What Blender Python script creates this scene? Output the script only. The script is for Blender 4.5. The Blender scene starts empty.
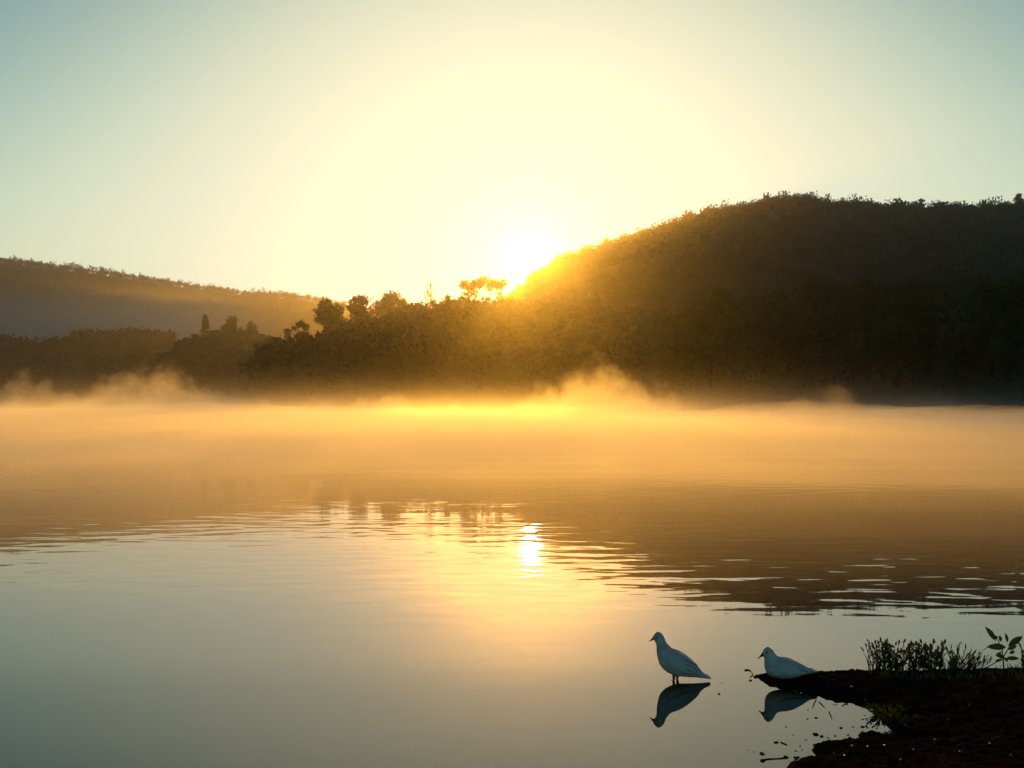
import bpy, math, random
import numpy as np
from mathutils import Vector, Matrix, noise as mnoise

S = bpy.context.scene
COL = S.collection
rad = math.radians

# ------------------------------------------------------------------ camera
CAM_H = 1.42
PITCH = math.atan(20 / 1024)
cam_d = bpy.data.cameras.new("camera")
cam_d.sensor_width = 36.0
cam_d.lens = 36.0
cam_d.clip_start = 0.05
cam_d.clip_end = 12000
cam = bpy.data.objects.new("camera", cam_d)
cam.location = (0, 0, CAM_H)
cam.rotation_euler = (rad(90) + PITCH, 0, 0)
COL.objects.link(cam)
S.camera = cam

def ray(px, py):
    u, v = (px - 512) / 1024, (384 - py) / 1024
    c, s = math.cos(PITCH), math.sin(PITCH)
    return Vector((u, c - v * s, s + v * c))

def at(px, py, Y):
    d = ray(px, py)
    return Vector((0, 0, CAM_H)) + d * (Y / d.y)

def on_water(px, py, z=0.0):
    d = ray(px, py)
    return Vector((0, 0, CAM_H)) + d * ((z - CAM_H) / d.z)

SUN_DIR = ray(530, 257).normalized()
SUN_EL = math.asin(SUN_DIR.z)
SUN_AZ = math.atan2(SUN_DIR.x, SUN_DIR.y)      # clockwise from +Y

# ------------------------------------------------------------------ sky
def N(nt, kind, **kw):
    n = nt.nodes.new(kind)
    for k, v in kw.items():
        setattr(n, k, v)
    return n

def math_node(nt, op, a, b=None, c=None, clamp=False):
    n = nt.nodes.new("ShaderNodeMath")
    n.operation = op
    n.use_clamp = clamp
    for i, v in enumerate((a, b, c)):
        if v is None:
            continue
        if isinstance(v, (int, float)):
            n.inputs[i].default_value = v
        else:
            nt.links.new(v, n.inputs[i])
    return n.outputs[0]

W = bpy.data.worlds.new("World")
S.world = W
W.use_nodes = True
nt = W.node_tree
nt.nodes.clear()
out = N(nt, "ShaderNodeOutputWorld")
bg = N(nt, "ShaderNodeBackground")
SKY_STRENGTH = 0.05
bg.inputs[1].default_value = SKY_STRENGTH
nt.links.new(bg.outputs[0], out.inputs[0])
sky = N(nt, "ShaderNodeTexSky", sky_type="NISHITA")
sky.sun_disc = False
sky.sun_elevation = SUN_EL
sky.sun_rotation = SUN_AZ
sky.altitude = 100
sky.air_density = 1.0
sky.dust_density = 1.1
sky.ozone_density = 1.0
def vmath(op, a, b=None, c=None):
    n = N(nt, "ShaderNodeVectorMath", operation=op)
    for i, v in enumerate((a, b, c)):
        if v is None: continue
        if isinstance(v, tuple): n.inputs[i].default_value = v
        else: nt.links.new(v, n.inputs[i])
    return n.outputs[0]
# grade of the clear morning sky: a little more contrast, a greener cast, a soft shoulder round the sun
base = vmath("MULTIPLY", sky.outputs[0], (SKY_STRENGTH,) * 3)
gam = N(nt, "ShaderNodeGamma"); gam.inputs[1].default_value = 2.0
nt.links.new(base, gam.inputs[0])
toned = vmath("MULTIPLY", gam.outputs[0], (7.2, 10.0, 9.2))
# smooth shoulder: x / sqrt(1 + (x/a)^2) per channel
q = vmath("MULTIPLY", toned, (1 / 0.73, 1 / 0.80, 1 / 0.67))
q = vmath("MULTIPLY_ADD", q, q, (1, 1, 1))
sq = N(nt, "ShaderNodeSeparateXYZ"); nt.links.new(q, sq.inputs[0])
cq = N(nt, "ShaderNodeCombineXYZ")
for i in range(3):
    nt.links.new(math_node(nt, "SQRT", sq.outputs[i]), cq.inputs[i])
toned = vmath("DIVIDE", toned, cq.outputs[0])
toned = vmath("MULTIPLY", toned, (1 / SKY_STRENGTH,) * 3)
tc = N(nt, "ShaderNodeTexCoord")
dot = N(nt, "ShaderNodeVectorMath", operation="DOT_PRODUCT")
nt.links.new(tc.outputs["Generated"], dot.inputs[0])
dot.inputs[1].default_value = SUN_DIR
ang = math_node(nt, "ARCCOSINE", math_node(nt, "MINIMUM", dot.outputs["Value"], 0.999999))
def lobe(width_deg, power, amp, colour, prev):
    g = math_node(nt, "POWER", math_node(nt, "DIVIDE", ang, rad(width_deg)), power)
    g = math_node(nt, "EXPONENT", math_node(nt, "MULTIPLY", g, -1.0))
    m = N(nt, "ShaderNodeMix", data_type="RGBA", blend_type="ADD", clamp_factor=False)
    nt.links.new(math_node(nt, "MULTIPLY", g, amp / SKY_STRENGTH), m.inputs[0])
    nt.links.new(prev, m.inputs[6])
    m.inputs[7].default_value = (*colour, 1)
    return m.outputs[2]
# the sun's aureole in the moist morning air, and its disc low over the trees
c = toned
c = lobe(1.5, 1.5, 0.6, (1.0, 0.85, 0.5), c)
c = lobe(0.55, 4.0, 25.0, (1.0, 0.9, 0.7), c)
nt.links.new(c, bg.inputs[0])

# ------------------------------------------------------------------ sun
sd = bpy.data.lights.new("sun", "SUN")
sd.energy = 3.2
sd.angle = rad(0.53)
sd.color = (1.0, 0.425, 0.03)
sun = bpy.data.objects.new("sun", sd)
sun.rotation_euler = (-SUN_DIR).to_track_quat("-Z", "Y").to_euler()
sun.location = SUN_DIR * 50
COL.objects.link(sun)

vs = S.view_settings
vs.view_transform = "Standard"
vs.look = "None"
vs.gamma = 1.0
vs.use_curve_mapping = False
vs.exposure = 0.1
S.cycles.max_bounces = 6
S.cycles.volume_bounces = 1
S.cycles.transparent_max_bounces = 8
S.cycles.volume_max_steps = 96
S.cycles.use_adaptive_sampling = True
S.cycles.adaptive_threshold = 0.02
S.cycles.sample_clamp_indirect = 6.0
S.cycles.use_denoising = True

# ------------------------------------------------------------------ helpers
def mat(name, base, rough=0.8, spec=0.3):
    m = bpy.data.materials.new(name)
    m.use_nodes = True
    b = m.node_tree.nodes["Principled BSDF"]
    b.inputs["Base Color"].default_value = (*base, 1)
    b.inputs["Roughness"].default_value = rough
    b.inputs["Specular IOR Level"].default_value = spec
    return m

def noisy(m, scale, c0, c1, bump=0.0, bump_scale=None, bump_dist=0.01, detail=6):
    t = m.node_tree
    b = t.nodes["Principled BSDF"]
    co = N(t, "ShaderNodeTexCoord")
    nz = N(t, "ShaderNodeTexNoise")
    nz.inputs["Scale"].default_value = scale
    nz.inputs["Detail"].default_value = detail
    t.links.new(co.outputs["Object"], nz.inputs["Vector"])
    r = N(t, "ShaderNodeValToRGB")
    r.color_ramp.elements[0].position = 0.35
    r.color_ramp.elements[1].position = 0.68
    r.color_ramp.elements[0].color = (*c0, 1)
    r.color_ramp.elements[1].color = (*c1, 1)
    t.links.new(nz.outputs[0], r.inputs[0])
    t.links.new(r.outputs[0], b.inputs["Base Color"])
    if bump:
        n2 = N(t, "ShaderNodeTexNoise")
        n2.inputs["Scale"].default_value = bump_scale or scale * 3
        n2.inputs["Detail"].default_value = 8
        t.links.new(co.outputs["Object"], n2.inputs["Vector"])
        bp = N(t, "ShaderNodeBump")
        bp.inputs["Strength"].default_value = bump
        bp.inputs["Distance"].default_value = bump_dist
        t.links.new(n2.outputs[0], bp.inputs["Height"])
        t.links.new(bp.outputs[0], b.inputs["Normal"])
    return m

def mesh_obj(name, verts, faces, m, parent=None, smooth=False, loc=None):
    me = bpy.data.meshes.new(name)
    me.from_pydata([tuple(v) for v in verts], [], [tuple(f) for f in faces])
    me.update()
    if m is not None:
        me.materials.append(m)
    if smooth:
        me.polygons.foreach_set("use_smooth", [True] * len(me.polygons))
    o = bpy.data.objects.new(name, me)
    COL.objects.link(o)
    if parent:
        o.parent = parent
    if loc is not None:
        o.location = loc
    return o

def empty(name, loc=(0, 0, 0)):
    o = bpy.data.objects.new(name, None)
    o.empty_display_size = 0.1
    o.location = loc
    COL.objects.link(o)
    return o

def tag(o, label=None, cat=None, group=None, kind=None):
    if label: o["label"] = label
    if cat: o["category"] = cat
    if group: o["group"] = group
    if kind: o["kind"] = kind
    return o

class MB:
    """collects geometry for one mesh"""
    def __init__(self):
        self.v, self.f = [], []
    def add(self, v, f):
        k = len(self.v)
        self.v += [tuple(p) for p in v]
        self.f += [tuple(i + k for i in q) for q in f]
    def tube(self, pts, radii, n=6):
        pts = [Vector(p) for p in pts]
        k = len(self.v)
        for i, p in enumerate(pts):
            a = pts[max(i - 1, 0)]
            b = pts[min(i + 1, len(pts) - 1)]
            d = (b - a).normalized() if (b - a).length > 1e-9 else Vector((0, 0, 1))
            up = Vector((0, 1, 0)) if abs(d.y) < 0.9 else Vector((1, 0, 0))
            s = d.cross(up).normalized()
            t = s.cross(d)
            for j in range(n):
                w = 2 * math.pi * j / n
                self.v.append(tuple(p + (s * math.cos(w) + t * math.sin(w)) * radii[i]))
        for i in range(len(pts) - 1):
            for j in range(n):
                a = k + i * n + j
                b = k + i * n + (j + 1) % n
                self.f.append((a, b, b + n, a + n))
        self.f.append(tuple(k + j for j in range(n))[::-1])
        self.f.append(tuple(k + (len(pts) - 1) * n + j for j in range(n)))
    def leaf(self, base, direction, length, width, normal, fold=0.15):
        d = Vector(direction).normalized()
        nn = Vector(normal)
        s = d.cross(nn)
        if s.length < 1e-6:
            s = d.cross(Vector((0.3, 0.5, 0.8)))
        s.normalize()
        nn = s.cross(d).normalized()
        base = Vector(base)
        k = len(self.v)
        for t, w in ((0, .06), (.22, .72), (.5, 1), (.78, .66), (1, .02)):
            c0 = base + d * length * t - nn * length * 0.18 * t * t
            for q in (-1, 0, 1):
                self.v.append(tuple(c0 + s * q * width * .5 * w + nn * abs(q) * width * fold * w))
        for i in range(4):
            for j in range(2):
                a = k + i * 3 + j
                self.f.append((a, a + 1, a + 4, a + 3))
    def build(self, name, m, parent=None, smooth=False):
        return mesh_obj(name, self.v, self.f, m, parent, smooth)

def fbm(x, y, z=0.0, oct=4):
    return mnoise.fractal(Vector((x, y, z)), 1.0, 2.0, oct)

# ------------------------------------------------------------------ materials
M_leaf = mat("foliage", (0.05, 0.06, 0.025), 0.75, 0.2)
noisy(M_leaf, 2.2, (0.042, 0.054, 0.022), (0.100, 0.115, 0.050))
def add_translucency(m, amount, colour):
    t = m.node_tree
    b = t.nodes["Principled BSDF"]
    o = t.nodes["Material Output"]
    tr = N(t, "ShaderNodeBsdfTranslucent")
    tr.inputs[0].default_value = (*colour, 1)
    mx = N(t, "ShaderNodeMixShader")
    mx.inputs[0].default_value = amount
    t.links.new(b.outputs[0], mx.inputs[1])
    t.links.new(tr.outputs[0], mx.inputs[2])
    t.links.new(mx.outputs[0], o.inputs[0])
add_translucency(M_leaf, 0.25, (0.10, 0.09, 0.02))
M_mass = mat("woodland canopy", (0.045, 0.055, 0.025), 0.85, 0.1)
noisy(M_mass, 0.03, (0.030, 0.040, 0.018), (0.060, 0.070, 0.032))
M_bark = noisy(mat("bark", (0.07, 0.05, 0.035), 0.9, 0.1), 4, (0.04, 0.03, 0.02), (0.1, 0.075, 0.05))
M_hill = noisy(mat("forest floor", (0.05, 0.05, 0.03), 0.95, 0.05), 0.02, (0.03, 0.035, 0.018), (0.06, 0.055, 0.03))
M_soil = noisy(mat("wet soil", (0.03, 0.015, 0.01), 0.95, 0.0), 9, (0.010, 0.0065, 0.005), (0.027, 0.0185, 0.0145),
               bump=0.8, bump_scale=90, bump_dist=0.008)

# water: dark body, mirror surface with patches of low ripples
M_water = mat("lake water", (0.009, 0.020, 0.013), 0.018, 0.5)
t = M_water.node_tree
b = t.nodes["Principled BSDF"]
b.inputs["IOR"].default_value = 1.6
co = N(t, "ShaderNodeTexCoord")
sep = N(t, "ShaderNodeSeparateXYZ")
t.links.new(co.outputs["Object"], sep.inputs[0])
def mapped(rot, sc):
    mp = N(t, "ShaderNodeMapping")
    mp.inputs["Rotation"].default_value = (0, 0, rad(rot))
    mp.inputs["Scale"].default_value = sc
    t.links.new(co.outputs["Object"], mp.inputs[0])
    return mp.outputs[0]
def nz(vec, scale, detail=2.0, rough=0.5, dist=0.0):
    n = N(t, "ShaderNodeTexNoise")
    n.inputs["Scale"].default_value = scale
    n.inputs["Detail"].default_value = detail
    n.inputs["Roughness"].default_value = rough
    n.inputs["Distortion"].default_value = dist
    t.links.new(vec, n.inputs["Vector"])
    return n.outputs[0]
def smooth(v, a, b_, lo=0.0, hi=1.0):
    n = N(t, "ShaderNodeMapRange", interpolation_type="SMOOTHSTEP")
    t.links.new(v, n.inputs[0])
    for i, q in enumerate((a, b_, lo, hi)):
        n.inputs[i + 1].default_value = q
    return n.outputs[0]
r1 = nz(mapped(-7, (1.7, 3.8, 1)), 1.0, 1.3, 0.45, 0.3)
r2 = nz(mapped(-6, (1.6, 6.0, 1)), 1.0, 2.0, 0.5, 0.3)
swell = nz(mapped(4, (0.05, 0.35, 1)), 1.0, 1.0)
patch = smooth(nz(mapped(0, (0.06, 0.16, 1)), 1.0, 2.0), 0.40, 0.62, 0.15, 1.0)
near = smooth(sep.outputs["Y"], 5.8, 8.5, 0.10, 1.0)
h = math_node(t, "ADD", math_node(t, "MULTIPLY", r1, 0.0066), math_node(t, "MULTIPLY", r2, 0.0012))
h = math_node(t, "MULTIPLY", math_node(t, "MULTIPLY", h, patch), near)
h = math_node(t, "ADD", h, math_node(t, "MULTIPLY", swell, 0.012))
bp = N(t, "ShaderNodeBump")
bp.inputs["Strength"].default_value = 1.0
bp.inputs["Distance"].default_value = 1.0
t.links.new(h, bp.inputs["Height"])
t.links.new(bp.outputs[0], b.inputs["Normal"])

# ------------------------------------------------------------------ water
R = 3300
wv = [(-R, -R, 0), (R, -R, 0), (R, R, 0), (-R, R, 0)]
water = mesh_obj("water", wv, [(0, 1, 2, 3)], M_water)
tag(water, kind="structure")

# ------------------------------------------------------------------ hills
def interp(poly, x):
    xs = [p[0] for p in poly]
    return float(np.interp(x, xs, [p[1] for p in poly]))

class Hill:
    """a ridge (its crest seen at px, py, at distance Y) with a front and a back slope"""
    def __init__(self, crest, Y0, Yf, Yb, lower, step, seed, rough=0.03, power=1.0):
        self.crest, self.Y0, self.Yf, self.Yb = crest, Y0, Yf, Yb
        self.lower, self.seed, self.rough, self.power = lower, seed, rough, power
        x0, x1 = crest[0][0], crest[-1][0]
        self.nx = int((x1 - x0) / step) + 1
        self.xs = np.linspace(x0, x1, self.nx)
    def crest_z(self, px):
        return max(at(px, interp(self.crest, px), self.Y0).z - self.lower, -3.0)
    def point(self, px, tt):
        """tt: -1 back foot, 0 crest, 1 front foot"""
        zc = self.crest_z(px)
        if tt >= 0:
            Y = self.Y0 + (self.Yf - self.Y0) * tt
        else:
            Y = self.Y0 + (self.Y0 - self.Yb) * tt
        X = (px - 512) / 1024 * Y
        s = 1 - abs(tt) ** 1.4
        z = zc * s
        z += self.rough * zc * fbm(X * 0.012 + self.seed, Y * 0.012) * (1 - abs(tt)) * min(1, abs(tt) * 3)
        if abs(tt) > 0.98: z = min(z, 0) - 1.0
        return Vector((X, Y, max(z, -0.9)))
    def build(self, nt_=24):
        V, F = [], []
        ts = np.linspace(1, -1, nt_)
        for px in self.xs:
            for q in ts:
                V.append(self.point(px, q))
        for i in range(self.nx - 1):
            for j in range(nt_ - 1):
                a = i * nt_ + j
                F.append((a, a + nt_, a + nt_ + 1, a + 1))
        o = mesh_obj("hill", V, F, M_hill, smooth=True)
        tag(o, kind="structure")
        return o

far_left = Hill([(-260, 262), (-80, 257), (0, 257), (30, 261), (85, 267), (140, 275), (200, 285), (250, 291),
                 (290, 293), (322, 298), (380, 308), (450, 325), (520, 372)], 2650, 2380, 3200, 12, 12, 3.1)
wood_a = Hill([(-300, 348), (-220, 345), (-60, 338), (0, 337), (30, 342), (60, 338), (85, 333), (110, 331), (150, 330), (168, 333),
               (185, 350), (215, 372), (250, 395)], 1550, 1250, 1780, 18, 8, 7.7)
wood_b = Hill([(120, 398), (150, 376), (165, 352), (185, 343), (205, 338), (230, 331), (255, 331), (275, 338), (300, 345),
               (330, 352), (370, 365), (400, 390)], 1000, 760, 1160, 20, 6, 12.4)
headland = Hill([(240, 402), (243, 390), (246, 366), (253, 352), (276, 339), (313, 335), (345, 325), (373, 315), (406, 306),
                 (452, 300), (512, 300), (545, 303), (600, 308), (660, 312), (740, 316), (900, 330), (1000, 380)],
                570, 270, 760, 15, 5, 21.9, rough=0.05)
right_hill = Hill([(470, 330), (505, 300), (540, 274), (560, 260), (600, 246), (650, 232), (690, 218), (720, 209), (760, 203),
                   (800, 198), (830, 202), (880, 205), (930, 208), (980, 207), (1024, 204), (1100, 199), (1250, 215),
                   (1500, 290), (1650, 380)], 1050, 740, 1450, 8, 10, 31.2)
HILLS = [far_left, wood_a, wood_b, headland, right_hill]
for hl in HILLS:
    hl.build()

# low wooded shore on the right
def shore_edge(px):
    return float(np.interp(px, [640, 690, 760, 900, 1024, 1200, 1500], [215, 185, 150, 132, 126, 118, 110]))
V, F = [], []
cols = np.linspace(640, 1500, 60)
rows = np.linspace(0, 1, 14)
for px in cols:
    e = shore_edge(px)
    for q in rows:
        Y = e + q * 230
        z = -0.6 + 10 * min(1.0, q * 2.2) ** 0.8 + 0.6 * fbm(px * 0.02, Y * 0.02)
        if q > 0.9: z = -0.6
        z *= min(1.0, (px - 640) / 60 + 0.02)
        V.append(((px - 512) / 1024 * e + (px - 512) / 1024 * q * 60, Y, z if q > 0 else -0.6))
for i in range(len(cols) - 1):
    for j in range(len(rows) - 1):
        a = i * len(rows) + j
        F.append((a, a + len(rows), a + len(rows) + 1, a + 1))
shore = mesh_obj("shore", V, F, M_hill, smooth=True)
tag(shore, kind="structure")

# ------------------------------------------------------------------ haze and mist
def volume_mat(name, colour, density, aniso):
    m = bpy.data.materials.new(name)
    m.use_nodes = True
    tt = m.node_tree
    tt.nodes.clear()
    o = N(tt, "ShaderNodeOutputMaterial")
    p = N(tt, "ShaderNodeVolumePrincipled")
    p.inputs["Color"].default_value = (*colour, 1)
    p.inputs["Density"].default_value = density
    p.inputs["Anisotropy"].default_value = aniso
    tt.links.new(p.outputs[0], o.inputs["Volume"])
    return m, p

HX = 3400
M_haze, _ = volume_mat("morning haze", (0.93, 0.92, 0.88), 0.000075, 0.905)
hv = [(x, y, z) for z in (-1.0, 318) for (x, y) in ((-HX, -HX), (HX, -HX), (HX, HX), (-HX, HX))]
haze = mesh_obj("haze", hv, [(3, 2, 1, 0), (4, 5, 6, 7), (0, 1, 5, 4), (1, 2, 6, 5), (2, 3, 7, 6), (3, 0, 4, 7)], M_haze)
tag(haze, kind="stuff")

def closed_layer(name, x_fn, ys, nx, thick, base, m, label):
    """a closed sheet of mist with a billowing top"""
    V, F = [], []
    for yy in ys:
        a, b_ = x_fn(yy)
        for i in range(nx):
            x = a + (b_ - a) * i / (nx - 1)
            tk = max(thick(x, yy, i / (nx - 1)), 0.0) + 0.001
            V.append((x, yy, base + tk))
    n = len(V)
    for (x, yy, z) in V[:n]:
        V.append((x, yy, base))
    ny = len(ys)
    for j in range(ny - 1):
        for i in range(nx - 1):
            a = j * nx + i
            F.append((a, a + 1, a + nx + 1, a + nx))
            F.append((n + a, n + a + nx, n + a + nx + 1, n + a + 1))
    for i in range(nx - 1):
        F.append((i + 1, i, n + i, n + i + 1))
        k = (ny - 1) * nx + i
        F.append((k, k + 1, n + k + 1, n + k))
    for j in range(ny - 1):
        k = j * nx
        F.append((k, k + nx, n + k + nx, n + k))
        k = j * nx + nx - 1
        F.append((k + nx, k, n + k, n + k + nx))
    o = mesh_obj(name, V, F, m, smooth=True)
    tag(o, label, "mist", kind="stuff")
    return o

def sm(x, a, b_):
    q = min(max((x - a) / (b_ - a), 0), 1)
    return q * q * (3 - 2 * q)
def mist_thick(scale, seed):
    def f(x, y, u):
        edge = sm(u, 0, 0.12) * sm(1 - u, 0, 0.12)
        g = (0.22 * sm(y, 6.3, 11) + 0.78 * sm(y, 10, 42)) * (1 - 0.97 * sm(y, 95, 175))
        k = 0.55 + 0.5 * fbm(x * 0.05, y * 0.02, 1.0 + seed, 3) + 0.22 * fbm(x * 0.3, y * 0.08, 5.0 + seed, 3)
        far = 1 - 0.9 * sm(y, 40, 95) * sm(x / max(y, 1), 0.02, 0.32)
        return scale * edge * g * max(k, 0.42) * 0.8 * far
    return f
ys = np.geomspace(6.3, 320, 80)
M_mist, _ = volume_mat("lake mist", (0.97, 0.97, 0.97), 0.025, 0.54)
# drifting sheets of different depth, one above the other, so the top of the mist thins out softly
for scale, seed, lab in ((0.35, 0, "thinnest sheet of golden mist lying on the water"), (0.65, 3, "second sheet of golden mist over the water"),
                         (1.0, 7, "middle sheet of golden mist drifting over the lake"), (1.4, 12, "deeper sheet of golden mist drifting over the lake"),
                         (1.6, 17, "deep thin sheet of golden mist over the lake"), (1.95, 23, "deepest and faintest sheet of golden mist over the lake")):
    closed_layer("mist", lambda y: (-0.62 * y - 12, 0.62 * y + 12), ys, 100, mist_thick(scale, seed), 0.02 + 0.0021 * seed, M_mist, lab)

# steam standing up out of the layer: thins out upwards in billows
PLUMES = [(28, 374, 92, 2.4), (72, 388, 96, 2.0), (112, 373, 92, 2.6), (165, 362, 94, 3.8), (215, 388, 88, 2.4), (292, 389, 92, 3.2),
          (395, 388, 94, 4.0), (470, 394, 92, 2.6), (535, 391, 84, 2.6), (588, 358, 88, 3.5), (622, 372, 90, 2.8), (672, 386, 88, 3.6),
          (760, 394, 66, 2.6), (830, 372, 60, 2.2), (932, 374, 56, 2.0), (1000, 388, 54, 2.0)]
def steam_mat():
    m, p = volume_mat("rising mist", (0.97, 0.97, 0.97), 0.0, 0.70)
    tt = m.node_tree
    def lk(a, b_): tt.links.new(a, b_)
    co = N(tt, "ShaderNodeTexCoord")
    sp_ = N(tt, "ShaderNodeSeparateXYZ"); lk(co.outputs["Object"], sp_.inputs[0])
    x, y, z = sp_.outputs
    def noise(scale_vec, scale, detail, rough=0.5):
        mp = N(tt, "ShaderNodeMapping"); mp.inputs["Scale"].default_value = scale_vec
        lk(co.outputs["Object"], mp.inputs[0])
        n = N(tt, "ShaderNodeTexNoise"); n.inputs["Scale"].default_value = scale
        n.inputs["Detail"].default_value = detail; n.inputs["Roughness"].default_value = rough
        lk(mp.outputs[0], n.inputs["Vector"])
        return n.outputs[0]
    def ramp(v, a, b_, lo=0.0, hi=1.0):
        n = N(tt, "ShaderNodeMapRange", interpolation_type="SMOOTHSTEP")
        lk(v, n.inputs[0])
        for i, q in enumerate((a, b_, lo, hi)): n.inputs[i + 1].default_value = q
        return n.outputs[0]
    bil = noise((1, 0.7, 0.85), 0.34, 3, 0.65)         # billows
    hgt = ramp(noise((1, 0.8, 0), 0.035, 2), 0.40, 0.70, 0.5, 1.7)
    for (px, topy, py_, r) in PLUMES:                  # places where the steam stands taller
        P = at(px, 404, py_)
        dx = math_node(tt, "DIVIDE", math_node(tt, "SUBTRACT", x, P.x), r)
        dy = math_node(tt, "DIVIDE", math_node(tt, "SUBTRACT", y, P.y), r * 1.8)
        e = math_node(tt, "ADD", math_node(tt, "MULTIPLY", dx, dx), math_node(tt, "MULTIPLY", dy, dy))
        e = math_node(tt, "EXPONENT", math_node(tt, "MULTIPLY", e, -1.0))
        hgt = math_node(tt, "MULTIPLY_ADD", e, (404 - topy) / 1024 * py_ * 1.45, hgt)
    bil = math_node(tt, "MULTIPLY_ADD", math_node(tt, "SUBTRACT", bil, 0.5), 2.6, 0.5)
    q = math_node(tt, "DIVIDE", z, hgt)
    # billow noise eats the layer from above
    d = math_node(tt, "SUBTRACT", math_node(tt, "ADD", bil, 0.15), q)
    d = ramp(d, 0.0, 0.30)
    d = math_node(tt, "MULTIPLY", d, ramp(z, 0.0, 6.5, 1.0, 0.3))
    d = math_node(tt, "MULTIPLY", d, math_node(tt, "MULTIPLY", ramp(y, 48, 66), ramp(y, 100, 123, 1.0, 0.0)))
    veil = math_node(tt, "EXPONENT", math_node(tt, "DIVIDE", z, -0.72))
    veil = math_node(tt, "MULTIPLY", veil, math_node(tt, "MULTIPLY", ramp(y, 48, 66), ramp(y, 100, 123, 1.0, 0.0)))
    veil = math_node(tt, "MULTIPLY", veil, ramp(x, 8, 45, 1.0, 0.35))
    d = math_node(tt, "ADD", d, math_node(tt, "MULTIPLY", veil, 1.0))
    lk(math_node(tt, "MULTIPLY", d, 0.068), p.inputs["Density"])
    m.cycles.volume_step_rate = 0.27
    return m
sx = [(-50, 48), (50, 48), (90, 124), (-90, 124)]
sv = [(x, y, z) for z in (0.06, 7.0) for (x, y) in sx]
steam = mesh_obj("mist", sv, [(3, 2, 1, 0), (4, 5, 6, 7), (0, 1, 5, 4), (1, 2, 6, 5), (2, 3, 7, 6), (3, 0, 4, 7)], steam_mat())
tag(steam, "steam rising in billows off the water before the far shore", "mist", kind="stuff")

# ------------------------------------------------------------------ trees
def leafy(rng, lobes, n, size, bias=0.55):
    """small bent leaf clumps spread through the volume of some lobes"""
    V = np.zeros((n * 4, 3)); F = []
    w = np.array([l[3] * l[4] * l[5] for l in lobes]) ** 0.75
    w /= w.sum()
    idx = rng.choice(len(lobes), n, p=w)
    for k in range(n):
        cx, cy, cz, rx, ry, rz = lobes[idx[k]]
        d = rng.normal(size=3); d /= np.linalg.norm(d)
        r = rng.uniform(0.15, 1.0) ** bias
        r *= 1 + 0.16 * math.sin(7 * d[0] + 5 * d[2] + idx[k]) 
        p = np.array([cx, cy, cz]) + d * r * np.array([rx, ry, rz])
        a = rng.normal(size=3); a /= np.linalg.norm(a)
        b_ = np.cross(a, rng.normal(size=3)); b_ /= np.linalg.norm(b_)
        s = size * rng.uniform(0.55, 1.35)
        V[k * 4:k * 4 + 4] = [p - a * s, p - b_ * s * 0.55, p + a * s, p + b_ * s * 0.55 + np.cross(a, b_) * s * 0.3]
        F.append((k * 4, k * 4 + 1, k * 4 + 2, k * 4 + 3))
    return V, F

def lobes_round(rng, n=11, zc=0.62, rx=0.36, rz=0.36, lob=0.17):
    L = [(0, 0, zc, rx * 0.62, rx * 0.62, rz * 0.7)]
    for i in range(n):
        d = rng.normal(size=3); d /= np.linalg.norm(d)
        q = rng.uniform(0.55, 0.8)
        r = lob * rng.uniform(0.65, 1.15)
        L.append((d[0] * rx * q, d[1] * rx * q, zc + d[2] * rz * q, r, r, r * 0.8))
    return L

def trunk_mesh(rng, top=0.75, r0=0.028, limbs=5, spread=0.25, lean=0.0, start=0.3):
    m = MB()
    pts = [(0, 0, -0.03)]
    for i in range(1, 7):
        q = i / 6
        pts.append((lean * q + rng.normal() * 0.008, rng.normal() * 0.008, top * q))
    m.tube(pts, [r0 * (1 - 0.78 * i / 6) for i in range(7)], 7)
    for i in range(limbs):
        q = start + (0.9 - start) * i / max(limbs - 1, 1)
        b0 = Vector((lean * q, 0, top * q))
        a = rng.uniform(0, 2 * math.pi)
        d = Vector((math.cos(a), math.sin(a), 0)) * spread * rng.uniform(0.7, 1.2)
        m.tube([b0, b0 + d * 0.5 + Vector((0, 0, 0.07)), b0 + d + Vector((0, 0, 0.2 * rng.uniform(.6, 1.2)))],
               [r0 * 0.45, r0 * 0.3, r0 * 0.1], 5)
    return m

def conifer_leaf(rng, n, size):
    V, F = [], []
    for k in range(n):
        z = 0.12 + 0.86 * rng.uniform() ** 0.9
        layer = (z * 13) % 1.0
        rmax = 0.24 * (1 - z) ** 0.8 * (1.0 - 0.45 * layer) + 0.012
        a = rng.uniform(0, 2 * math.pi)
        r = rmax * rng.uniform(0.1, 1) ** 0.5
        p = Vector((math.cos(a) * r, math.sin(a) * r, z - r * 0.25))
        d = Vector((math.cos(a), math.sin(a), -0.35)).normalized()
        s = d.cross(Vector((0, 0, 1))).normalized()
        q = size * rng.uniform(0.6, 1.3)
        k4 = len(V)
        V += [p - d * q, p + s * q * 0.5, p + d * q, p - s * q * 0.5 + Vector((0, 0, q * 0.3))]
        F.append((k4, k4 + 1, k4 + 2, k4 + 3))
    return V, F

class Template:
    def __init__(self, crown, trunk):
        cm = bpy.data.meshes.new("crown"); cm.from_pydata([tuple(v) for v in crown[0]], [], crown[1]); cm.materials.append(M_leaf)
        tm = bpy.data.meshes.new("trunk"); tm.from_pydata(trunk.v, [], trunk.f); tm.materials.append(M_bark)
        self.crown, self.trunk = cm, tm

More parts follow.
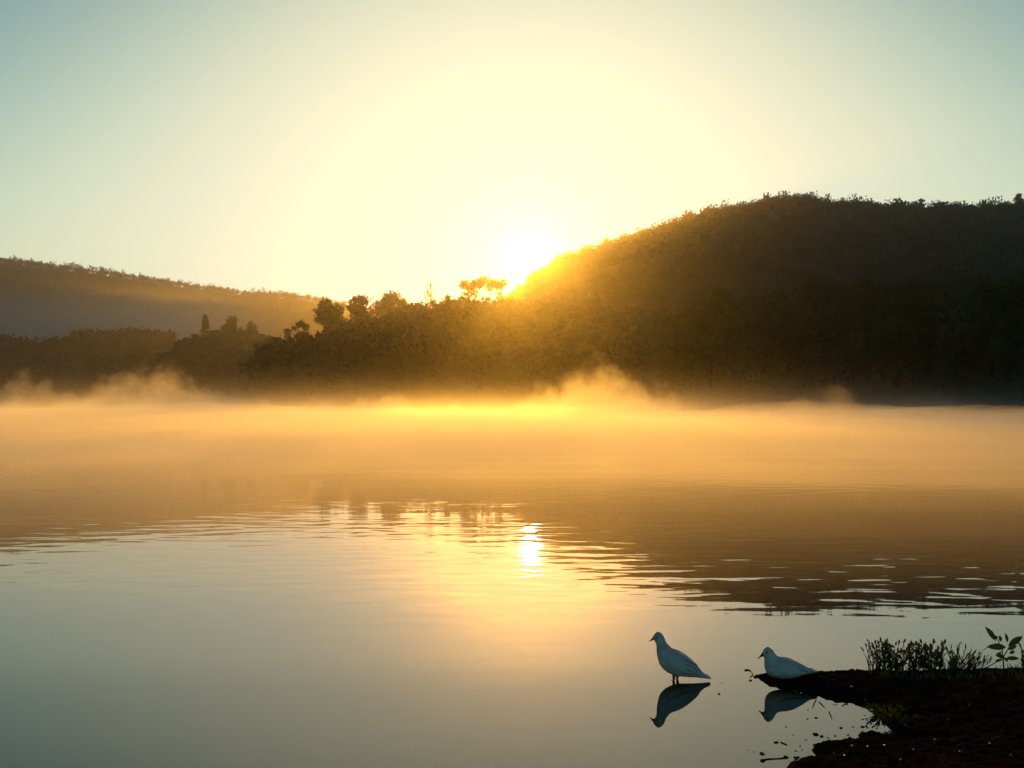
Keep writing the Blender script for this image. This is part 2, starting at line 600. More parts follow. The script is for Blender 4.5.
rng = np.random.default_rng(11)
TPL = {}
def rounds(k, n, size):
    return [Template(leafy(rng, lobes_round(rng, 12, rx=rng.uniform(.3, .42), rz=rng.uniform(.32, .38)), n, size), trunk_mesh(rng)) for _ in range(k)]
TPL["round"] = rounds(4, 4200, 0.023)
TPL["tall"] = [Template(leafy(rng, lobes_round(rng, 12, zc=0.58, rx=0.24, rz=0.42, lob=0.13), 3400, 0.022), trunk_mesh(rng, 0.85)) for _ in range(3)]
TPL["bush"] = [Template(leafy(rng, lobes_round(rng, 14, zc=0.46, rx=0.46, rz=0.48, lob=0.24), 3600, 0.025), trunk_mesh(rng, 0.6)) for _ in range(3)]
TPL["conifer"] = [Template(conifer_leaf(rng, 1300, 0.030), trunk_mesh(rng, 0.97, 0.018, 0)) for _ in range(2)]
sp = lobes_round(rng, 16, zc=0.66, rx=0.38, rz=0.3, lob=0.10)[1:]
TPL["open"] = [Template(leafy(rng, sp, 2600, 0.022), trunk_mesh(rng, 0.85, 0.022, 9, 0.3))]
fe = [(rng.normal() * 0.24 * (1.05 - z), rng.normal() * 0.24 * (1.05 - z), z, 0.07 * (1.2 - z), 0.07 * (1.2 - z), 0.06) for z in np.linspace(0.3, 0.97, 22)]
TPL["feathery"] = [Template(leafy(rng, fe, 1400, 0.013), trunk_mesh(rng, 0.98, 0.014, 10, 0.18))]
um = [(x, rng.normal() * 0.12, 0.84 - 0.28 * x * x + rng.normal() * 0.035, 0.13, 0.14, 0.095) for x in np.linspace(-0.56, 0.5, 13)]
um += [(x, 0.05, 0.62 + rng.normal() * 0.04, 0.10, 0.1, 0.09) for x in (-0.5, -0.36, -0.22, 0.40)]
ut = MB()
for x in (-0.26, -0.05, 0.12, 0.22, 0.33):
    ut.tube([(x * 0.7, 0, -0.03), (x * 0.8, 0.02, 0.4), (x, 0, 0.85)], [0.016, 0.013, 0.006], 6)
TPL["umbrella"] = [Template(leafy(rng, um, 2600, 0.026), ut)]

TREES = 0
def tree(name, tpl, i, base, height, width, label, group, rz):
    global TREES
    tp = TPL[tpl][i % len(TPL[tpl])]
    e = empty(name, base)
    e.scale = (width, width, height)
    e.rotation_euler = (0, 0, rz)
    tag(e, label, "tree", group)
    for nm, me in (("crown", tp.crown), ("trunk", tp.trunk)):
        o = bpy.data.objects.new(nm, me)
        COL.objects.link(o)
        o.parent = e
    TREES += 1
    return e

pr = random.Random(5)
def ground_py(hl, px):
    z = hl.crest_z(px)
    return Vector(((px - 512) / 1024 * hl.Y0, hl.Y0, z))

def ridge_tree(hl, name, tpl, px, top_py, wpx, label, group=None, i=0, rz=0.0):
    """a tree on a crest whose top is seen at px, top_py and whose crown is wpx wide"""
    g = ground_py(hl, px)
    top = at(px, top_py, hl.Y0).z
    H = top - g.z
    H *= 1.0
    natural = {"round": .78, "tall": .52, "bush": 1.0, "conifer": .48, "open": .8, "feathery": .36, "umbrella": 1.3}[tpl]
    w = wpx / 1024 * hl.Y0 / natural
    return tree(name, tpl, i, g - Vector((0, 0, 0.3)), H, w, label, group, rz)

# trees that can be told apart on the headland's crest
ridge_tree(headland, "spreading_tree", "open", 298, 317, 32, "airy spreading tree low on the headland slope, left of the big round tree", i=0)
ridge_tree(headland, "broadleaf_tree", "round", 330, 296, 46, "largest round dark tree on the left end of the headland crest", i=0)
ridge_tree(headland, "broadleaf_tree", "tall", 361, 292, 36, "tall ragged dark tree just right of the largest round tree", i=0)
ridge_tree(headland, "broadleaf_tree", "round", 389, 288, 38, "rounded tree with sky showing through its crown, left of the feathery tree", i=2)
ridge_tree(headland, "feathery_tree", "feathery", 430, 281, 17, "thin feathery tree standing above the headland canopy left of the sun", i=0)
ridge_tree(headland, "broadleaf_tree", "tall", 449, 290, 12, "small tree between the feathery tree and the flat-topped tree", i=1)
ridge_tree(headland, "flat_topped_tree", "umbrella", 484, 274, 50, "wide flat-topped tree in the glare just left of the sun", i=0)
ridge_tree(wood_b, "conifer_tree", "conifer", 205, 313, 24, "pointed conifer standing above the wood on the left", i=0)
ridge_tree(wood_b, "broadleaf_tree", "round", 231, 313, 22, "round tree rising above the left wood beside the conifer", i=1)
ridge_tree(wood_b, "broadleaf_tree", "round", 251, 318, 14, "small round tree just right of the taller round tree in the left wood", i=3)
ridge_tree(right_hill, "broadleaf_tree", "bush", 805, 192, 18, "broad tree on the very summit of the right hill", i=0)
ridge_tree(right_hill, "broadleaf_tree", "open", 921, 197, 13, "open-crowned tree on the right hill crest, right of the summit", i=0)
ridge_tree(right_hill, "broadleaf_tree", "tall", 1021, 192, 10, "tall tree on the right hill crest at the right edge", i=0)

KINDS_NEAR = ["round", "bush", "tall", "round", "bush"]
# wood on the right shore
xs = []
for row, (dy, n) in enumerate(((6, 20), (22, 20), (42, 20))):
    for i in range(n):
        px = 672 + (i + 0.5 * (row % 2) + pr.uniform(-.25, .25)) * (1130 - 672) / n
        e = shore_edge(px)
        Y = e + dy + pr.uniform(-3, 3)
        topy = interp([(640, 335), (672, 318), (690, 296), (720, 288), (770, 284), (820, 278), (870, 272), (960, 270), (1024, 264), (1150, 255)], px)
        topy += (2 - row) * pr.uniform(0, 26) + pr.uniform(-4, 7)
        base = Vector(((px - 512) / 1024 * Y, Y, 0.4 + dy * 0.16))
        top = at(px, topy, Y).z
        k = pr.choice(KINDS_NEAR)
        H = top - base.z
        tree("shore_tree", k, pr.randrange(9), base, H, H * pr.uniform(0.75, 1.0) * (1.0 if k != "tall" else 1.2),
             "dark leafy tree in the wood along the right shore", "trees of the wood on the right shore", pr.uniform(0, 6.28))
# shoreline bushes that close the gaps under the crowns
for i in range(30):
    px = 668 + (i + pr.uniform(-.3, .3)) * (1130 - 668) / 30
    e = shore_edge(px)
    Y = e + pr.uniform(1.5, 4)
    h_ = pr.uniform(3.5, 7)
    b_ = tree("shore_bush", "bush", pr.randrange(3), Vector(((px - 512) / 1024 * Y, Y, -0.1)), h_, h_ * pr.uniform(1.0, 1.4),
         "dark bush overhanging the water under the right shore wood", "bushes along the right shore", pr.uniform(0, 6.28))
    b_["category"] = "bush"

def crest_trees(hl, x0, x1, n, hpx, kinds, name, label, group, lift=0.2):
    for i in range(n):
        px = x0 + (i + pr.uniform(-.35, .35)) * (x1 - x0) / max(n - 1, 1)
        cy = interp(hl.crest, px)
        k = pr.choice(kinds)
        wp = pr.uniform(0.75, 1.25) * hpx * (0.55 if k in ("tall", "conifer") else 1.0)
        ridge_tree(hl, name, k, px, cy - pr.uniform(-0.4, lift) * hpx, wp, label, group, pr.randrange(9), pr.uniform(0, 6.28))
crest_trees(headland, 257, 505, 34, 28, ["round", "bush", "tall"], "headland_tree", "dark leafy tree in the canopy along the headland crest", "trees along the headland crest", lift=0.02)
crest_trees(right_hill, 525, 1040, 74, 10, ["bush", "bush", "tall", "round", "conifer"], "hill_tree", "small dark tree in the fringe along the right hill crest", "trees along the right hill crest")
crest_trees(wood_b, 155, 285, 16, 15, ["round", "bush", "tall"], "wood_tree", "hazy tree in the canopy of the nearer left wood", "trees of the nearer left wood")
crest_trees(wood_a, -5, 180, 24, 13, ["round", "bush", "tall", "conifer"], "wood_tree", "hazy tree along the top of the farther left wood", "trees of the farther left wood")
crest_trees(far_left, -5, 322, 46, 6, ["bush"], "hill_tree", "tiny hazy tree along the far left hill crest", "trees along the far left hill crest")

# headland front slope: trees one can still tell apart near the water
for i in range(34):
    px = 262 + (i + pr.uniform(-.4, .4)) * (700 - 262) / 34
    tt = pr.uniform(0.80, 0.97)
    g = headland.point(px, tt)
    H = pr.uniform(10, 15)
    tree("headland_tree", pr.choice(["round", "bush", "bush"]), pr.randrange(9), g - Vector((0, 0, 0.5)), H, H * pr.uniform(.9, 1.2),
         "dark leafy tree near the water on the headland shore", "trees along the headland shore", pr.uniform(0, 6.28))

# the closed canopy of the slopes, which reads as one mass
def canopy(hl, x0, x1, n, hgt, leaf_n, label, leaf=0.13, tmax=0.93, tmin=-0.25, seed=0):
    g = np.random.default_rng(seed)
    pv, pf = [], []
    for _ in range(5):
        v, f = leafy(g, lobes_round(g, 7, zc=0.5, rx=0.5, rz=0.5, lob=0.3), leaf_n, leaf, 0.4)
        pv.append(v); pf.append(np.array(f))
    VV, FF, k = [], [], 0
    for i in range(n):
        px = g.uniform(x0, x1)
        tt = tmin + (tmax - tmin) * g.uniform() if g.uniform() < 0.7 else g.uniform(-0.06, 0.10)
        p = hl.point(px, tt)
        if p.z < 0.0 and tt < 0.9: continue
        if hl.crest_z(px) < 1.0: continue
        j = g.integers(5)
        a = g.uniform(0, 6.28)
        H = hgt * g.choice([0.7, 0.9, 1.0, 1.3]) * g.uniform(0.85, 1.12)
        w = H * g.uniform(0.8, 1.1)
        rot = np.array([[math.cos(a), -math.sin(a), 0], [math.sin(a), math.cos(a), 0], [0, 0, 1]])
        v = (pv[j] @ rot.T) * np.array([w, w, H]) + np.array([p.x, p.y, p.z - 0.08 * H])
        VV.append(v); FF.append(pf[j] + k); k += len(v)
    V = np.concatenate(VV); F = np.concatenate(FF)
    me = bpy.data.meshes.new("forest")
    me.vertices.add(len(V)); me.vertices.foreach_set("co", V.ravel())
    me.loops.add(len(F) * 4); me.loops.foreach_set("vertex_index", F.ravel().astype(np.int32))
    me.polygons.add(len(F))
    me.polygons.foreach_set("loop_start", np.arange(0, len(F) * 4, 4, dtype=np.int32))
    me.update(calc_edges=True)
    me.materials.append(M_mass)
    o = bpy.data.objects.new("forest", me)
    COL.objects.link(o)
    tag(o, label, "forest", kind="stuff")
canopy(right_hill, 490, 1300, 3200, 12, 150, "dense dark forest covering the slope of the right hill", leaf=0.085, seed=1)
canopy(headland, 255, 760, 1700, 11.5, 200, "dense dark forest covering the headland left of the sun", leaf=0.08, seed=2)
canopy(wood_b, 140, 360, 600, 18, 90, "hazy forest of the nearer left wood", seed=3)
canopy(wood_a, -150, 220, 800, 21, 70, "hazy forest of the farther left wood behind the mist", seed=4)
canopy(far_left, -150, 420, 2400, 17, 70, "hazy forest covering the far left hill", leaf=0.09, seed=5)

# ------------------------------------------------------------------ mist lying in the valley behind the left wood
M_vmist, vp = volume_mat("valley mist", (0.97, 0.97, 0.97), 0.002, 0.5)
vt = M_vmist.node_tree
vc = N(vt, "ShaderNodeTexCoord")
vx = N(vt, "ShaderNodeSeparateXYZ"); vt.links.new(vc.outputs["Object"], vx.inputs[0])
def vramp(v, a, b_, lo=0.0, hi=1.0):
    n = N(vt, "ShaderNodeMapRange", interpolation_type="SMOOTHSTEP")
    vt.links.new(v, n.inputs[0])
    for i, q in enumerate((a, b_, lo, hi)): n.inputs[i + 1].default_value = q
    return n.outputs[0]
vd = math_node(vt, "MULTIPLY", vramp(vx.outputs[2], 60, 270, 1.0, 0.0), vramp(vx.outputs[0], -760, -420, 1.0, 0.0))
vt.links.new(math_node(vt, "MULTIPLY", vd, 0.0065), vp.inputs["Density"])
M_vmist.cycles.volume_step_rate = 0.4
bx_ = [(x, y, z) for z in (0.5, 315) for (x, y) in ((-1500, 1990), (-400, 1990), (-400, 2320), (-1500, 2320))]
vm = mesh_obj("mist", bx_, [(3, 2, 1, 0), (4, 5, 6, 7), (0, 1, 5, 4), (1, 2, 6, 5), (2, 3, 7, 6), (3, 0, 4, 7)], M_vmist)
tag(vm, "pale mist bank lying in the valley below the far left hill", "mist", kind="stuff")

# ------------------------------------------------------------------ the muddy bank
W_PTS = [(757, 676), (762, 682), (775, 686), (790, 688), (800, 690), (815, 694), (830, 698), (845, 700), (858, 703), (868, 705),
         (876, 712), (884, 722), (896, 733), (885, 736), (872, 735), (864, 733), (856, 738), (845, 741), (830, 743), (815, 745),
         (811, 751), (820, 757), (800, 760), (786, 766), (772, 790)]
poly = [on_water(*p).to_2d() for p in W_PTS]
poly += [Vector(p) for p in ((0.75, 3.0), (0.55, 2.0), (0.3, 1.0), (-1, 0.2), (-4, -0.5), (-12, -1), (-12, -8), (14, -8), (14, 6.5), (8, 6.1))]
poly += [on_water(*p).to_2d() for p in ((1400, 657), (1100, 667), (1024, 670), (960, 672), (900, 673), (850, 673), (800, 674), (780, 675))]
PA = np.array([[p.x, p.y] for p in poly])
def signed_dist(X, Y):
    d2 = np.full(X.shape, 1e9)
    inside = np.zeros(X.shape, bool)
    n = len(PA)
    for i in range(n):
        a, b_ = PA[i], PA[(i + 1) % n]
        e = b_ - a
        wx, wy = X - a[0], Y - a[1]
        tt = np.clip((wx * e[0] + wy * e[1]) / (e @ e), 0, 1)
        d2 = np.minimum(d2, (wx - e[0] * tt) ** 2 + (wy - e[1] * tt) ** 2)
        cnd = (a[1] > Y) != (b_[1] > Y)
        with np.errstate(divide="ignore", invalid="ignore"):
            xi = (b_[0] - a[0]) * (Y - a[1]) / (b_[1] - a[1]) + a[0]
        inside ^= cnd & (X < xi)
    return np.where(inside, 1, -1) * np.sqrt(d2)
def bank_height(x, y, d):
    d = d + 0.022 * fbm(x * 14, y * 9, 2.0, 3) + 0.010 * fbm(x * 60, y * 40, 4.0, 2)
    if d < 0:
        return max(d * 0.45, -0.06) - 0.004
    h_ = 0.040 * (1 - math.exp(-d / 0.04)) + 0.055 * sm(d, 0.10, 0.75)
    lump = mnoise.turbulence(Vector((x * 18, y * 14, 0.3)), 3, False)
    h_ += 0.007 * (lump - 0.5) * min(1, d / 0.03) + 0.009 * fbm(x * 48, y * 40, 7.0, 3) * min(1, d / 0.02)
    h_ += 0.006 * max(0.0, fbm(x * 27, y * 24, 12.0, 2)) * min(1, d / 0.02)
    return h_
gx = np.concatenate([np.arange(-12, 0.9, 0.3), np.arange(0.9, 3.2, 0.0115), np.arange(3.2, 14.1, 0.25)])
gy = np.concatenate([np.arange(-8, 3.6, 0.25), np.arange(3.6, 5.75, 0.0125), np.arange(5.75, 7.3, 0.2)])
GX, GY = np.meshgrid(gx, gy)
SD = signed_dist(GX, GY)
V = []
for j in range(len(gy)):
    for i in range(len(gx)):
        V.append((gx[i], gy[j], bank_height(gx[i], gy[j], SD[j, i])))
nx = len(gx)
F = []
for j in range(len(gy) - 1):
    for i in range(nx - 1):
        a = j * nx + i
        if max(V[a][2], V[a + 1][2], V[a + nx][2], V[a + nx + 1][2]) > -0.02:
            F.append((a, a + 1, a + nx + 1, a + nx))
bank = mesh_obj("ground", V, F, M_soil, smooth=True)
tag(bank, kind="structure")
def soil_z(x, y):
    d = float(signed_dist(np.array([x]), np.array([y]))[0])
    return bank_height(x, y, d)
def on_bank(px, py):
    """the point of the bank (or water) seen at px, py"""
    z = 0.0
    for _ in range(5):
        p = on_water(px, py, z)
        z = max(soil_z(p.x, p.y), 0.0)
    return on_water(px, py, z)

# ------------------------------------------------------------------ doves
M_white = noisy(mat("white plumage", (0.55, 0.57, 0.58), 0.75, 0.15), 26, (0.46, 0.48, 0.49), (0.72, 0.73, 0.73), bump=0.35, bump_scale=120, bump_dist=0.002)
M_wing = mat("wing feathers", (0.72, 0.74, 0.76), 0.7, 0.2)
tt_ = M_wing.node_tree
co_ = N(tt_, "ShaderNodeTexCoord")
mp_ = N(tt_, "ShaderNodeMapping"); mp_.inputs["Rotation"].default_value = (0, rad(-28), 0)
tt_.links.new(co_.outputs["Object"], mp_.inputs[0])
wv_ = N(tt_, "ShaderNodeTexWave", wave_type="BANDS", bands_direction="Z"); wv_.inputs["Scale"].default_value = 17
wv_.inputs["Distortion"].default_value = 4.5; wv_.inputs["Detail"].default_value = 2
tt_.links.new(mp_.outputs[0], wv_.inputs["Vector"])
bp_ = N(tt_, "ShaderNodeBump"); bp_.inputs["Strength"].default_value = 0.22; bp_.inputs["Distance"].default_value = 0.003
tt_.links.new(wv_.outputs["Fac"], bp_.inputs["Height"])
tt_.links.new(bp_.outputs[0], tt_.nodes["Principled BSDF"].inputs["Normal"])
rp_ = N(tt_, "ShaderNodeValToRGB")
rp_.color_ramp.elements[0].color = (0.20, 0.21, 0.24, 1); rp_.color_ramp.elements[1].color = (0.58, 0.60, 0.62, 1)
rp_.color_ramp.elements[1].position = 0.28
sx_ = N(tt_, "ShaderNodeSeparateXYZ"); tt_.links.new(co_.outputs["Object"], sx_.inputs[0])
fx_ = N(tt_, "ShaderNodeMapRange", interpolation_type="SMOOTHSTEP"); tt_.links.new(sx_.outputs[0], fx_.inputs[0])
for i_, q_ in enumerate((-0.03, 0.08, 1.0, 0.0)): fx_.inputs[i_ + 1].default_value = q_
tt_.links.new(math_node(tt_, "MAXIMUM", wv_.outputs["Fac"], fx_.outputs[0]), rp_.inputs[0])
tt_.links.new(rp_.outputs[0], tt_.nodes["Principled BSDF"].inputs["Base Color"])
M_beak = mat("beak horn", (0.10, 0.055, 0.045), 0.5, 0.3)
M_eye = mat("dark eye", (0.02, 0.012, 0.01), 0.1, 0.6)
M_foot = noisy(mat("pink scaly skin", (0.42, 0.13, 0.10), 0.6, 0.3), 90, (0.34, 0.09, 0.07), (0.5, 0.18, 0.14))

def catmull(P, n):
    P = [np.array(p, float) for p in P]
    out_ = []
    for i in range(len(P) - 1):
        p0, p1, p2, p3 = P[max(i - 1, 0)], P[i], P[i + 1], P[min(i + 2, len(P) - 1)]
        for k in range(n):
            q = k / n
            out_.append(0.5 * (2 * p1 + (p2 - p0) * q + (2 * p0 - 5 * p1 + 4 * p2 - p3) * q * q + (3 * p1 - p0 - 3 * p2 + p3) * q ** 3))
    out_.append(P[-1])
    return out_

def dove(name, loc, stations, beak_n, wing_rng, eye_at, legs, scale, label, rz):
    """stations: (x upper, z upper, x lower, z lower, half width) from beak to tail, in photo pixels"""
    root = empty(name, loc)
    root.rotation_euler = (0, 0, rz)
    tag(root, label, "dove", "white doves at the water")
    st = catmull(stations, 5)
    ns = 22
    def ring_pt(s_, a, k=1.0):
        ux, uz, lx, lz, w = s_
        cx, cz = (ux + lx) / 2, (uz + lz) / 2
        hx, hz = (ux - lx) / 2, (uz - lz) / 2
        return Vector((cx + hx * math.cos(a) * k, w * math.sin(a) * k, cz + hz * math.cos(a) * k)) * scale
    m = MB()
    for s_ in st:
        for j in range(ns):
            m.v.append(tuple(ring_pt(s_, 2 * math.pi * j / ns)))
    for i in range(len(st) - 1):
        for j in range(ns):
            a, b_ = i * ns + j, i * ns + (j + 1) % ns
            m.f.append((a, b_, b_ + ns, a + ns))
    m.f.append(tuple(range(ns))[::-1])
    m.f.append(tuple((len(st) - 1) * ns + j for j in range(ns)))
    body = m.build("body", M_white, root, True)
    body.data.materials.append(M_beak)
    for p in body.data.polygons:
        if max(p.vertices) < (beak_n * 5 + 1) * ns:
            p.material_index = 1
    # folded wings: a thick shell along each flank
    i0, i1 = int(wing_rng[0] * 5), int(wing_rng[1] * 5)
    for side in (1, -1):
        m = MB(); na = 12
        for i in range(i0, i1 + 1):
            q = (i - i0) / (i1 - i0)
            open_ = min(1, (q / 0.22)) ** 0.6 * (1 - max(0, (q - 0.55) / 0.45) ** 1.3 * 0.80)
            mid = 1.22 - 0.35 * q
            lo_, hi_ = mid - 0.88 * open_, mid + 0.72 * open_
            lift = 1.07 + 0.10 * math.sin(math.pi * min(q * 1.2, 1)) + 1.3 * max(0, q - 0.68)
            loop = [ring_pt(st[i], lo_ + (hi_ - lo_) * k / (na - 1), lift) for k in range(na)]
            loop += [ring_pt(st[i], hi_ + (lo_ - hi_) * k / (na - 1), 0.93) for k in range(na)]
            for v in loop:
                m.v.append((v.x, v.y * side, v.z))
        L = 2 * na
        for i in range(i1 - i0):
            for j in range(L):
                a, b_ = i * L + j, i * L + (j + 1) % L
                q = (a, b_, b_ + L, a + L)
                m.f.append(q if side < 0 else q[::-1])
        m.f.append(tuple(range(L))); m.f.append(tuple((i1 - i0) * L + j for j in range(L))[::-1])
        m.build("wing", M_wing, root, True)
    # eyes
    for side in (1, -1):
        me = bpy.data.meshes.new("eye")
        import bmesh
        bm = bmesh.new(); bmesh.ops.create_uvsphere(bm, u_segments=12, v_segments=8, radius=0.9 * scale); bm.to_mesh(me); bm.free()
        me.materials.append(M_eye)
        me.polygons.foreach_set("use_smooth", [True] * len(me.polygons))
        o = bpy.data.objects.new("eye", me); COL.objects.link(o); o.parent = root
        o.location = Vector((eye_at[0], side * eye_at[2], eye_at[1])) * scale
    # legs with three front toes and a hind toe
    for (lx, ly, ztop) in legs:
        m = MB()
        m.tube([Vector((lx + 1.2, ly, ztop)) * scale, Vector((lx + 0.4, ly, ztop * 0.45)) * scale, Vector((lx, ly, 0.3)) * scale],
               [2.6 * scale, 1.5 * scale, 0.95 * scale], 8)
        for a in (-0.5, 0, 0.5, math.pi):
            ln = 3.8 if a != math.pi else 2.2
            d = Vector((-math.cos(a), math.sin(a), 0))
            p0 = Vector((lx, ly, 0.5))
            m.tube([p0 * scale, (p0 + d * ln * 0.5 + Vector((0, 0, 0.15))) * scale, (p0 + d * ln + Vector((0, 0, -0.3))) * scale],
                   [0.62 * scale, 0.5 * scale, 0.22 * scale], 6)
        m.build("leg", M_foot, root, True)
    return root

PX = 5.27 / 1024
st1 = [(-25.9, 38.9, -25.8, 38.5, .15), (-23.6, 41.2, -23.2, 39.7, .75), (-21.9, 43.6, -20.8, 40.2, 1.9), (-20.3, 46.4, -19.6, 38.6, 3.6),
       (-16.3, 48.9, -18.6, 36.6, 5.0), (-11.6, 45.2, -18.4, 34.0, 5.2), (-8.4, 38.2, -18.2, 29.5, 5.9), (-3.5, 33.2, -17.3, 23.2, 8.4),
       (3.0, 29.2, -14.9, 15.8, 10.8), (9.6, 24.8, -8.6, 9.3, 11.8), (15.8, 20.0, 1.2, 5.6, 11.0), (21.8, 15.2, 11.5, 4.6, 8.8),
       (26.0, 9.6, 20.0, 4.3, 6.0), (30.6, 6.4, 28.4, 3.7, 4.8), (35.0, 4.6, 34.6, 3.2, 5.4)]
p1 = on_water(675, 680)
dove("dove", p1 + Vector((0, 0, -1.0 * PX)), st1, 2, (6.6, 13.6), (-18.6, 43.8, 4.7), ((-1.8, -3.0, 9.5), (2.4, 3.0, 9.5)), PX,
     "white dove standing upright in the shallow water with its legs showing", rad(-4))
st2 = [(-27.4, 18.6, -27.2, 18.1, .15), (-24.8, 21.8, -24.0, 20.1, .8), (-22.8, 24.6, -21.6, 20.6, 2.0), (-21.2, 27.4, -20.6, 19.2, 3.7),
       (-17.4, 30.1, -20.4, 17.2, 5.1), (-12.4, 27.0, -20.6, 14.6, 5.6), (-8.4, 21.6, -20.4, 10.6, 7.0), (-1.5, 19.2, -19.2, 5.6, 9.4),
       (5.0, 16.8, -14.6, 1.2, 11.2), (11.5, 13.6, -6.0, -0.9, 11.6), (17.5, 10.8, 4.0, -0.9, 10.4), (22.5, 8.6, 14.0, 1.8, 7.8),
       (26.6, 7.4, 22.0, 4.0, 6.0), (29.4, 6.9, 27.4, 4.7, 5.2), (31.2, 6.4, 31.0, 5.3, 5.2)]
p2 = on_water(785, 681)
z2 = soil_z(p2.x, p2.y)
p2 = on_water(785, 677, max(z2, 0.012))
dove("dove", p2, st2, 2, (6.2, 13.4), (-19.6, 25.2, 4.8), (), p2.y / 1024,
     "white dove resting on the muddy tip of the bank", rad(3))

# ------------------------------------------------------------------ plants on the bank
M_weed = noisy(mat("weed leaves", (0.05, 0.07, 0.03), 0.75, 0.1), 30, (0.035, 0.055, 0.02), (0.075, 0.095, 0.035))
add_translucency(M_weed, 0.15, (0.08, 0.11, 0.03))
M_stem = mat("weed stems", (0.06, 0.05, 0.03), 0.7, 0.2)
wr = random.Random(3)
def weed(px, py, n_stem, hpx, spread_px, leaf_px, per_stem, narrow, lean, label, name="weed"):
    base = on_bank(px, py)
    k = base.y / 1024
    root = empty(name, base - Vector((0, 0, 0.006)))
    tag(root, label, "weed", "weeds on the bank")
    st, lf = MB(), MB()
    for i in range(n_stem):
        a = wr.uniform(0, 6.28)
        fx = wr.uniform(-1, 1)
        tip = Vector((fx * spread_px * 0.6 + wr.uniform(-1, 1) * spread_px * 0.75 + lean * wr.uniform(.5, 1.2), math.sin(a) * spread_px * 0.7, hpx * wr.uniform(.55, 1.0))) * k
        b0 = Vector((fx * spread_px * 0.35, math.sin(a) * spread_px * 0.3, 0)) * k
        midp = b0.lerp(tip, 0.5) + Vector((wr.uniform(-1, 1), wr.uniform(-1, 1), 1.0)) * k
        pts = [b0, midp, tip]
        st.tube(pts, [0.45 * k, 0.35 * k, 0.15 * k], 5)
        for j in range(per_stem):
            q = 0.04 + 0.96 * (j + wr.random()) / per_stem
            p = b0.lerp(midp, q * 2) if q < .5 else midp.lerp(tip, q * 2 - 1)
            d = (tip - b0).normalized()
            out_ = Vector((wr.uniform(-1, 1), wr.uniform(-1, 1), wr.uniform(-.1, .9))).normalized()
            dd = d * (1.0 if narrow else 0.45) + out_ * (0.55 if narrow else 0.9)
            L = leaf_px * wr.uniform(.6, 1.2) * k
            lf.leaf(p, dd, L, L * (0.22 if narrow else 0.48), Vector((wr.uniform(-1, 1), wr.uniform(-1, 1), wr.uniform(-.3, 1))))
        if i % 2 == 0:                                  # loose arching grass blades among the stems
            a2 = wr.uniform(0, 6.28)
            d2 = Vector((math.cos(a2) * wr.uniform(.3, 1.1), math.sin(a2) * .6, 1.0))
            lf.leaf(b0 * 1.3, d2, hpx * wr.uniform(.5, 1.0) * k, 1.1 * k, Vector((-d2.x, -1, 0.2)), 0.1)
        if not narrow:
            lf.leaf(tip, tip - midp, leaf_px * k, leaf_px * .5 * k, Vector((0, -1, .4)))
    st.build("stem", M_stem, root, True)
    lf.build("foliage", M_weed, root)
    return root
weed(874, 669, 8, 26, 13, 3.4, 6, False, -3, "wispy weed with tiny leaves on thin stems at the left end of the weed clump")
weed(886, 669, 16, 31, 15, 4.2, 11, False, -2, "tallest small-leaved weed in the left part of the clump")
weed(898, 670, 18, 28, 17, 4.4, 10, False, 1, "bushy small-leaved weed right of the tallest weed")
weed(913, 670, 15, 25, 17, 5.0, 10, False, -2, "dense oval-leaved weed in the middle of the clump")
weed(929, 670, 15, 27, 17, 5.6, 9, False, 2, "upright weed with broader leaves right of the middle of the clump")
weed(944, 670, 15, 23, 17, 6.2, 7, True, -1, "spiky narrow-leaved weed beside the broader-leaved weed")
weed(958, 670, 15, 25, 15, 6.8, 7, True, 4, "spiky weed with one tall blade near the right end of the clump")
weed(971, 670, 14, 18, 13, 6.4, 6, True, 8, "low weed leaning right at the right end of the clump")
weed(893, 723, 24, 17, 17, 3.8, 10, False, -6, "small weed growing at the head of the little inlet")  # added plant, stands in for the clump's mirror image in the inlet
weed(879, 714, 14, 10, 10, 3.6, 9, False, -5, "smaller weed added beside the inlet in place of the reflection, nearest the open water")  # also added to stand in for that reflection
weed(1024, 668, 7, 22, 4, 8, 6, True, 0, "narrow upright weed cut off by the right edge of the photo")

# broad-leaved seedling: every leaf placed as in the photo
base = on_bank(1004, 667)
k = base.y / 1024
root = empty("seedling", base - Vector((0, 0, 0.006)))
tag(root, "tall seedling with large pointed leaves at the right end of the bank", "plant")
def L(px, py, dy=0.0):
    return Vector(((px - 1004) * k, dy * k, (667 - py) * k))
st, lf = MB(), MB()
st.tube([L(1004, 668), L(1003, 657), L(1002, 648), L(998, 639), L(992, 631)], [.8 * k, .7 * k, .6 * k, .45 * k, .25 * k], 6)
st.tube([L(1003, 657), L(1007, 650), L(1010, 643, -2), L(1013, 640, -3)], [.6 * k, .5 * k, .4 * k, .25 * k], 6)
st.tube([L(984, 666, -3), L(991, 663, -2), L(999, 659, -1), L(1003, 656)], [.45 * k, .5 * k, .5 * k, .5 * k], 6)
for (x0, y0, x1, y1, w, dy) in ((996, 640, 987.5, 626, 6, 0), (1001, 641, 1002, 635, 4, 2), (997, 638, 994, 634, 3, -3), (1006, 646, 987, 644.5, 7, -2),
                                (1008, 642, 1009, 633, 4, 3), (1008, 645, 1020.5, 634, 6.5, -3), (1008, 649, 1018.5, 644.5, 4, 1), (1010, 653, 1018, 650.5, 3.5, 3),
                                (1004, 656, 995, 653, 4.5, -3), (1005, 657, 1016.5, 655.5, 4.5, -4), (1004, 658, 1013, 661, 4, 4), (1003, 659, 997, 661, 3, 3), (1002, 651, 997, 656, 3, 2)):
    a, b_ = L(x0, y0, dy * .4), L(x1, y1, dy * 1.5)
    lf.leaf(a, b_ - a, (b_ - a).length, w * k, Vector((0.1 * dy, -1, 0.55)), 0.1)
